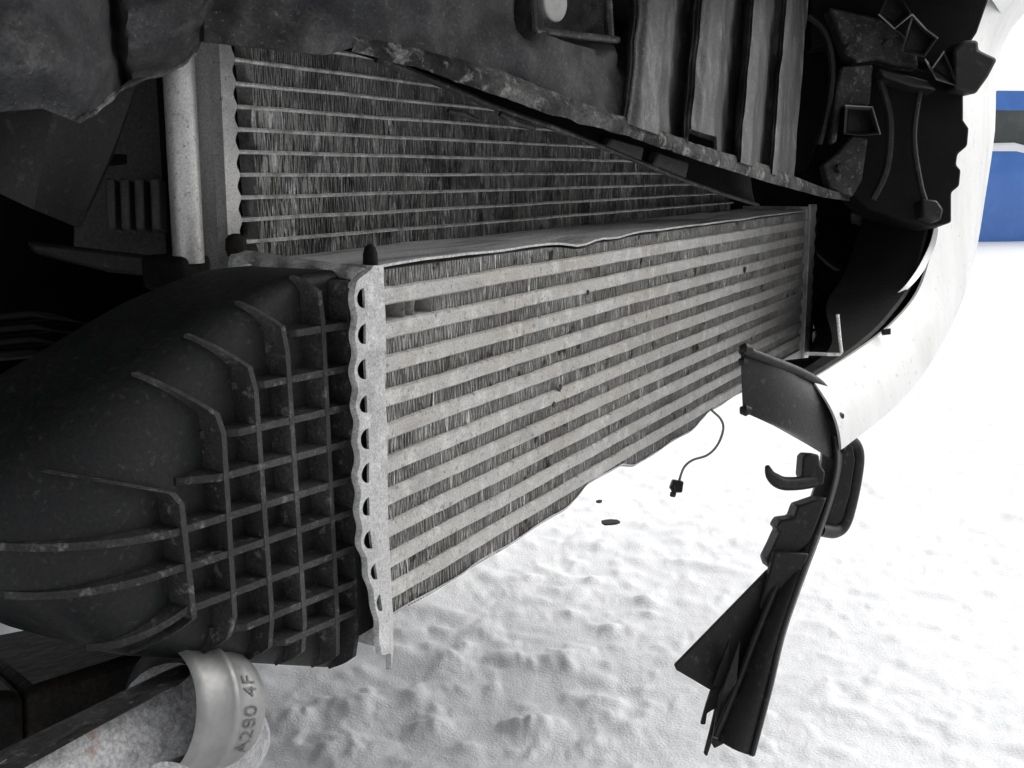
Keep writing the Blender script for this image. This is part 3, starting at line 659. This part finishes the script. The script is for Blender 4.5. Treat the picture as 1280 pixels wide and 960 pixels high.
rows = [[A_[i], A_[i] + (RT * .007 - UP * .003) * (1.15 - abs(i / 23 - .35) * 1.2)] for i in range(24)]
MB().grid(rows, FW * .003).build('trim_strip', 'chrome', ln, True)
MB().tube(interp([D(*p) for p in ((1010, 300, 1.75), (1040, 330, 1.70), (1075, 345, 1.66), (1110, 340, 1.6), (1150, 300, 1.55))], 24), .006, 8).build('cable', 'plastic', ln, True)
MB().tube(interp([D(*p) for p in ((1018, 400, 1.7), (1040, 380, 1.66), (1080, 372, 1.6), (1105, 384, 1.5))], 24), .005, 8).build('cable', 'plastic', ln, True)
slab('lower_stay', [(984, 450), (1030, 445), (1062, 444), (1040, 466), (1016, 486), (986, 476)], 1.30, .02, 'dark', ln, .003)
br = MB().tube([D(1047, 393, 1.12), D(1050, 425, 1.12), D(1052, 440, 1.12), D(1050, 443, 1.12), D(1035, 443, 1.12), D(1008, 442, 1.14)], .0017, 8).build('bent_rod', 'ctube', None, True)
tag(br, 'thin pale metal rod bent at a right angle beside the far intercooler end', 'rod')

# ================================================================== BROKEN GRILLE PIECE hanging in front of the snow
gp = thing('grille_fragment', 'broken black plastic grille fragment hanging over the snow, hook and loop at its side', 'grille fragment', D(960, 800, 1.02))
DG = 1.05
# shield panel, slightly curved, thick, with a rolled top edge
def sheet(name, L, R, dL, dR, th, m, parent, n=24, across=8, bow=0.0, bev=0):
    """sheet between two edge curves (pixels) at their own distances; bow pushes the middle towards the viewer"""
    a = interp([D(x, y, dL[i] if isinstance(dL, list) else dL) for i, (x, y) in enumerate(L)], n); b = interp([D(x, y, dR[i] if isinstance(dR, list) else dR) for i, (x, y) in enumerate(R)], n)
    rows = [[a[i].lerp(b[i], t) - FW * bow * math.sin(t * math.pi) for t in np.linspace(0, 1, across)] for i in range(n)]
    return MB().grid(rows, FW * th).build(name, m, parent, True, bevel=bev, angle=45)
sp = sheet('shield_panel', [(927, 436), (928, 470), (930, 512), (934, 514)], [(1028, 484), (1046, 515), (1047, 560), (1040, 574)], 1.02, [1.10, 1.10, 1.09, 1.08], .005, 'plastic', gp, 20, 12, .012, .001)
MB().tube(interp([D(*p) for p in ((928, 437, 1.018), (960, 450, 1.035), (1000, 466, 1.065), (1026, 482, 1.095), (1040, 503, 1.10), (1048, 525, 1.10))], 20), [.0050] * 14 + [.0045, .004, .0035, .003, .0025, .002], 10).build('rolled_edge', 'plastic', sp, True)
for (x, y, r) in ((932, 437, .0065), (932, 513, .0055), (1048, 520, .005), (929, 452, .0045)):
    c = D(x, y, 1.02 if x < 1000 else 1.09); MB().tube([c + RT * r, c, c - RT * r * .9], [r * .5, r, r * .6], 10).build('stud', 'plastic', sp, True)
# spine: curved channel from the shield down to the torn tip
Rr = [(1047, 545), (1049, 580), (1040, 622), (1022, 675), (1000, 735), (980, 795), (965, 860), (943, 945)]
Lr = [(1030, 560), (1026, 590), (1012, 632), (992, 680), (968, 735), (945, 790), (918, 860), (892, 922)]
dS = [1.085, 1.08, 1.07, 1.06, 1.04, 1.02, 1.00, .98]
sheet('spine', Lr, Rr, [d + .012 for d in dS], dS, .004, 'plastic', gp, 40, 8, .010)
Rb = [(x + 4 - .4 * i, y - 1) for i, (x, y) in enumerate(Rr)]
sheet('spine_flange', Rr, Rb, dS, [d + .03 for d in dS], .003, 'plastic', gp, 40, 4, 0)
Lw = [(x - 3, y + 1) for x, y in Lr]
sheet('spine_wall', Lr, Lw, [d + .012 for d in dS], [d + .045 for d in dS], .003, 'plastic', gp, 40, 4, 0)
MB().tube(interp([D(x - 4, y, d - .003) for (x, y), d in zip(Rr, dS)], 40), .0022, 8).build('edge_bead', 'plastic', gp, True)
MB().tube(interp([D(x + 2, y, d + .006) for (x, y), d in zip(Lr[3:], dS[3:])], 30), .0030, 8).build('edge_bead', 'plastic', gp, True)
# stepped block on the left of the spine
slab('step_block', [(1005, 630), (1022, 624), (1034, 622), (1012, 680), (995, 694), (968, 692), (962, 712), (958, 700), (966, 684), (975, 664), (970, 660), (976, 650), (992, 648), (998, 632)], 1.055, .03, 'plastic', gp, .002)
slab('lower_cover', [(968, 690), (1012, 692), (985, 760), (960, 770), (948, 760), (960, 722)], 1.045, .012, 'plastic', gp, .002)
# triangular wing and torn ends
slab('wing', [(960, 712), (843, 832), (846, 838), (890, 864), (922, 850), (960, 765)], 1.035, .006, 'plastic', gp, .0012, dd=[.02, -.02, -.02, -.02, 0, .01])
slab('torn_strip', [(912, 800), (908, 880), (898, 905), (884, 946), (880, 943), (888, 912), (894, 886), (884, 892), (882, 906), (876, 906), (880, 890), (890, 858)], 1.02, .005, 'plastic', gp, .001)
slab('torn_strip', [(925, 800), (918, 900), (905, 930), (893, 936), (890, 930), (900, 870)], 1.005, .006, 'plastic', gp, .001)
# hook
hk = interp([D(*p) for p in ((959, 583, 1.04), (964, 595, 1.045), (978, 604, 1.05), (1000, 604, 1.055), (1018, 601, 1.06))], 20)
MB().tube(hk, [.0022 + .0042 * min(1, i / 7) for i in range(20)], 10).build('hook', 'plastic', gp, True)
slab('hook_block', [(1004, 572), (1008, 567), (1024, 568), (1026, 582), (1032, 590), (1030, 606), (1010, 606), (1002, 596)], 1.055, .025, 'plastic', gp, .002)
# loop on the right side
lp = interp([D(*p) for p in ((1047, 560, 1.10), (1056, 549, 1.12), (1068, 556, 1.13), (1072, 575, 1.13), (1066, 615, 1.13), (1056, 652, 1.125), (1044, 664, 1.12), (1024, 662, 1.10))], 44)
MB().tube(lp, .0068, 12).build('loop', 'plastic', gp, True)
slab('loop_web', [(1046, 560), (1056, 552), (1066, 558), (1069, 575), (1063, 615), (1053, 650), (1043, 661), (1026, 660), (1030, 640), (1044, 600)], 1.118, .008, 'plastic', gp, .001)

# ================================================================== small things
wh = thing('sensor_lead', 'thin grey sensor lead with black plug dangling below the intercooler', 'cable', D(845, 625, 1.2))
MB().tube(interp([D(x, y, 1.25) for x, y in ((880, 500), (889, 512), (901, 524), (904, 537), (897, 556), (884, 569), (866, 575), (856, 583), (851, 594), (848, 606))], 50), .0014, 8).build('wire', 'wire', wh, True)
pl = slab('plug', [(842, 600), (855, 602), (853, 616), (843, 616), (838, 611)], 1.24, .014, 'plastic', wh, .0015)
slab('latch', [(838, 609), (842, 604), (845, 612), (841, 616)], 1.235, .01, 'plastic', pl, .001)
slab('pin_collar', [(839, 615), (846, 616), (844, 622), (838, 621)], 1.242, .008, 'darkmetal', pl, .001)
for i, (x, y, s_, lab) in enumerate(((762, 654, 15, 'dark flat flake of plastic lying on the snow right of the intercooler'), (749, 628, 6, 'tiny dark crumb on the snow just below the intercooler edge'), (576, 385, 0, ''))):
    if not s_: continue
    c = onZ(x, y, .012); r_ = random.Random(i); pts = []
    for k in range(9):
        a = k / 9 * 2 * math.pi; rr = s_ / FPX * 1.9 * r_.uniform(.6, 1.1); pts.append(c + Vector((math.sin(YAW), -math.cos(YAW), 0)) * rr * math.cos(a) + Vector((math.cos(YAW), math.sin(YAW), .25)) * rr * .5 * math.sin(a))
    o = MB().prism(pts, (0, 0, .004)).build('plastic_flake', 'twig', None); tag(o, lab, 'debris', 'flakes on the snow')

# ================================================================== LOWER LEFT: crossmember, rubber block, charge pipe
cm = thing('crossmember', 'pale cast alloy arm with rusty spot under the black tank, lower left', 'suspension arm', D(100, 940, .62))
def dl(x): return lerp(.50, .60, x / 240)
rows = []
for k in range(40):
    x = lerp(-60, 250, k / 39); yt = 985 - (x + 60) * .50 ; row = []
    for q in range(14):
        t = q / 13; y = lerp(yt, yt + 190, t); p = D(x, y, dl(x) + .012 * (1 - math.sin(min(1, t * 2.2) * math.pi / 2)) - .0)
        row.append(p + Vector((0, 0, 1)) * .0018 * nz((p.x * 40, p.y * 40, p.z * 40)))
    rows.append(row)
MB().grid(rows, FW * .012).build('arm', 'alloy', cm, True, angle=60)
a, b = D(-40, 975, dl(-40) - .002), D(232, 838, dl(232) - .002)
MB().prism([D(-40, 962, dl(-40) + .03), D(228, 832, dl(228) + .01), D(228, 856, dl(228) - .014), D(120, 912, dl(120) - .014), D(-40, 1000, dl(-40) - .014)], FW * .02).build('upper_ledge', 'darkmetal', cm, bevel=.003)
c = D(214, 976, .52); ax = Vector((.2, -.3, 1)).normalized()
bo = MB().tube([c - ax * .012, c, c + ax * .003], [.013, .013, .011], 24).build('bolt', 'alloy', cm, True)
MB().tube([c - ax * .014, c - ax * .006], [.020, .018], 24).build('washer', 'darkmetal', bo, True)
rb = thing('rubber_block', 'dark brown rubber block under the ribbed tank at the lower left edge', 'rubber block', D(90, 900, .62))
MB().hexa([D(-60, 850, .66), D(60, 790, .74), D(228, 812, .74), D(222, 838, .64), D(30, 950, .57), D(-60, 990, .55)][::-1] if False else [D(30, 862, .60), D(222, 800, .67), D(224, 832, .67), D(32, 950, .60)],
          [D(-40, 800, .80), D(170, 760, .84), D(180, 800, .84), D(-30, 880, .80)]).build('block', 'rubber', rb, bevel=.006)
MB().hexa([D(-80, 868, .56), D(30, 864, .598), D(32, 952, .598), D(-80, 1010, .56)], [D(-120, 800, .74), D(-40, 800, .80), D(-30, 880, .80), D(-120, 900, .74)]).build('end_block', 'rubber', rb, bevel=.006)

cpipe = thing('charge_pipe', 'shiny aluminium pipe end stamped with dark numbers under the black tank', 'pipe', D(275, 900, .60))
pa, pb = D(206, 888, .595), D(298, 882, .632)       # axis
axp = (pb - pa).normalized(); Lp = (pb - pa).length; upv = (UP - axp * UP.dot(axp)).normalized(); outv = axp.cross(upv).normalized()
if outv.dot(FW) > 0: outv = -outv
prof = [(-.004, .0295), (0, .0315), (.003, .0310), (.016, .0308), (.0175, .0318), (.0195, .0322), (.0215, .0318), (.0235, .0302), (.030, .0298), (.037, .0285), (.043, .0255), (.047, .0215), (.049, .0165), (.0495, .012)]
scl = Lp / .0475; RS = 1.12
rows = []
for s_, r_ in prof:
    rows.append([pa + axp * s_ * scl + (upv * math.sin(t) + outv * math.cos(t)) * r_ * RS for t in [2 * math.pi * k / 56 for k in range(57)]])
MB().grid(rows).build('pipe_end', 'shiny', cpipe, True, angle=60)
MB().tube([pa + axp * .002, pa - axp * .004 + FW * .05 - UP * .03, pa + FW * .14 - UP * .06], .026, 24).build('pipe_run', 'alloy', cpipe, True)
def stamp(txt):
    cu = bpy.data.curves.new('stamp', 'FONT'); cu.body = txt; cu.size = .0125; cu.space_character = 1.05; cu.extrude = 0
    o = bpy.data.objects.new('stamp', cu); COL.objects.link(o); bpy.context.view_layer.update()
    me = bpy.data.meshes.new_from_object(o.evaluated_get(bpy.context.evaluated_depsgraph_get())); bpy.data.objects.remove(o)
    bm = bmesh.new(); bm.from_mesh(me); bmesh.ops.subdivide_edges(bm, edges=bm.edges, cuts=1); 
    for v in bm.verts:
        x, y = v.co.x, v.co.y; t = (x / (.0300 * RS)) - .62; s_ = .0345 - y; 
        r_ = np.interp(s_, [a for a, _ in prof], [b for _, b in prof]) * RS + .0005
        v.co = pa + axp * s_ * scl + (upv * math.sin(t) + outv * math.cos(t)) * r_
    bm.to_mesh(me); bm.free(); me.materials.append(M['ink']); q = bpy.data.objects.new('stamped_number', me); COL.objects.link(q); par(q, cpipe)
stamp('A280 4F')

# ================================================================== LEFT: torn liner, dark panels in the bay
tl = thing('torn_liner', 'crumpled dusty black liner at the top left corner', 'liner', D(120, 100, .55))
LOW = [(-80, 142), (0, 138), (50, 134), (95, 153), (122, 136), (160, 105), (215, 86), (246, 62), (262, 20), (300, -20)]
rows = []
for k in range(80):
    px = lerp(-80, 290, k / 79); yb = ycur(LOW, px); row = []
    for q in range(34):
        t = q / 33; y = lerp(-120, yb, t); sx = 150 + (y - 60) * .14
        cre = .030 * math.exp(-((px - sx) / 7) ** 2) * (1 if y < 105 else max(0, 1 - (y - 105) / 12))
        d = lerp(.56, .68, (px + 80) / 370) - .030 * math.sin(max(0, min(1, (px + 80) / 235)) * math.pi) + cre - (.018 if px > sx else 0) * 0
        d += .03 * sstep(.78, 1, t); p = D(px, y, d)
        p += Vector((-.4, -1, 0)).normalized() * (.010 * nz((p.x * 14, p.y * 14, p.z * 14)) + .0025 * nz((p.x * 60, p.y * 60, p.z * 60))); row.append(p)
    row.append(D(px, yb - 8, d + .03)); rows.append(row)
MB().grid(rows, FW * .003).build('sheet', 'dustyblack', tl, True, angle=50)
MB().tube(interp([D(x, y, .60 + .06 * (x / 250)) for x, y in ((95, 152), (122, 137), (160, 106), (215, 87), (243, 66))], 24), [.0016 + .0006 * math.sin(q * 1.7) for q in range(24)], 6).build('curled_edge', 'crust', tl, True)

dg = thing('deflector_flap', 'dark grey flap hanging in the shade below the torn liner', 'flap', D(80, 250, .70))
sheet('flap', [(-40, 120), (-40, 170), (-40, 222)], [(70, 120), (56, 190), (42, 262)], .68, .70, .004, 'plastic', dg, 12, 6, .004)
sheet('flap', [(70, 120), (56, 190), (42, 262)], [(172, 100), (140, 190), (98, 285)], .70, .735, .004, 'plastic', dg, 12, 6, -.006)
sw = thing('cooler_duct', 'black ribbed duct panel in shade left of the condenser pipe', 'duct', D(170, 250, .80))
slab('duct_wall', [(100, 60), (218, 60), (216, 330), (90, 320)], .86, .01, 'duct', sw, .002)
for x0 in (130, 148, 166, 186):
    slab('duct_rib', [(x0, 222), (x0 + 12, 222), (x0 + 14, 288), (x0 + 3, 288)], .80, .02, 'duct', sw, .002)
slab('duct_ledge', [(126, 188), (162, 190), (162, 208), (126, 212)], .86, .015, 'dark', sw, .002)
slab('duct_lip', [(30, 300), (200, 320), (222, 334), (222, 346), (120, 336), (40, 316)], .78, .03, 'plastic', sw, .004)
ab = thing('actuator_box', 'dark boxy housing in the shade at the left edge', 'housing', D(50, 480, .62))
slab('housing', [(-40, 480), (30, 458), (106, 447), (112, 470), (104, 500), (40, 510), (-40, 530)], .62, .05, 'plastic', ab, .004)
for k in range(4):
    slab('housing_fin', [(-40, 395 + k * 16), (40, 388 + k * 16), (88 - k * 6, 402 + k * 14), (40, 396 + k * 16), (-40, 403 + k * 16)], .66, .03, 'dark', ab, .001)
bl = MB().tube(interp([D(*p) for p in ((-30, 610, .60), (40, 575, .64), (110, 530, .68), (200, 470, .72), (260, 400, .74))], 60), [.012 + .0015 * (j % 2) for j in range(60)], 12).build('coolant_hose', 'rubber', None, True)
tag(bl, 'black ridged hose in deep shade above the ribbed tank', 'hose')

# ================================================================== BLUE VEHICLE far behind
bv = thing('parked_car', 'blue car with a strip of snow below its windows, far behind the white bumper', 'car', onZ(1330, 300, 0))
def blue_car():
    o = D(1262, 205, 11.6); ux = (RT * .96 + Vector((FW.x, FW.y, 0)) * .25).normalized(); uy = Vector((-ux.y, ux.x, 0))
    if uy.dot(FW) < 0: uy = -uy
    org = Vector((o.x, o.y, .05)) - ux * .42; P = lambda a, b, z: org + ux * a + uy * b + Vector((0, 0, z))
    def shell(prof, w0, w1, name, m, par_, lean=0):
        n = len(prof); rows = []
        for b, s in ((w0, .96), (w0 + .06, 1), (w1 - .06, 1), (w1, .96)):
            cx = sum(p[0] for p in prof) / n; cz = sum(p[1] for p in prof) / n
            rows.append([P(cx + (x - cx) * s, b + lean * z, cz + (z - cz) * s) for x, z in prof + prof[:1]])
        mb = MB().grid(rows); k = n + 1
        mb.f.append(tuple(range(n))); mb.f.append(tuple(3 * k + i for i in range(n - 1, -1, -1))); return mb.build(name, m, par_, True, angle=35)
    # front lies left of the view, car runs off to the right
    shell([(-1.3, -.1), (-1.36, .5), (-1.25, .80), (-.5, .90), (.0, .93), (3.0, .93), (3.2, .80), (3.2, .2), (2.6, -.15), (-.8, -.15)], 0, 1.65, 'body', 'blue', bv)
    cab = shell([(-.55, .94), (.02, 1.40), (.25, 1.48), (2.3, 1.50), (2.7, 1.42), (3.0, .94)], .10, 1.55, 'cabin', 'blue', bv)
    for (a0, a1, a2, a3) in ((-.36, .04, .86, .86), (.94, .94, 2.0, 2.0), (2.08, 2.08, 2.78, 2.55)):
        g = MB().prism([P(a0, .085, .93), P(a2, .085, .93), P(a3, .125, 1.445), P(a1, .125, 1.445)], uy * -.012).build('side_window', 'glassg', cab, bevel=.01)
    MB().prism([P(-.52, .22, .97), P(-.52, 1.43, .97), P(-.04, 1.38, 1.36), P(-.04, .27, 1.36)], ux * -.03).build('windscreen', 'glassg', cab)
    # snow along the waistline and bonnet
    rows = []
    for k in range(40):
        a = lerp(-1.2, 2.9, k / 39); zb = .87 if a < .52 else .87 - .3 * (a - .52) if a < .7 else .816; h = .075 + .02 * nz((a * 3, 1, 1))
        rows.append([P(a, -.012, zb - .01), P(a, -.02, zb + h * .6), P(a, .03, zb + h), P(a, .09, zb + h * .9), P(a, .11, zb - .01)])
    MB().grid(rows).build('snow_ledge', 'snow', bv, True)
    for a in (-.62, 2.1):
        w = MB().tube([P(a, .02, .27), P(a, .05, .27), P(a, .2, .27), P(a, .24, .27)], [.25, .29, .29, .25], 32).build('wheel', 'tyre', bv, True)
        MB().tube([P(a, .0, .27), P(a, .06, .27)], [.16, .18], 24).build('rim', 'alloy', w, True)
    MB().box((0, 0, 0), (0, 0, 0)) if False else None
    MB().prism([P(-1.3, .1, .62), P(-1.3, .45, .62), P(-1.27, .45, .78), P(-1.27, .1, .78)], ux * -.06).build('headlight', 'chrome', bv, bevel=.01)
    MB().prism([P(.86, -.03, .80), P(1.02, -.03, .80), P(1.02, -.03, .83), P(.86, -.03, .83)], uy * .05).build('door_handle', 'plastic', bv, bevel=.005)
blue_car()
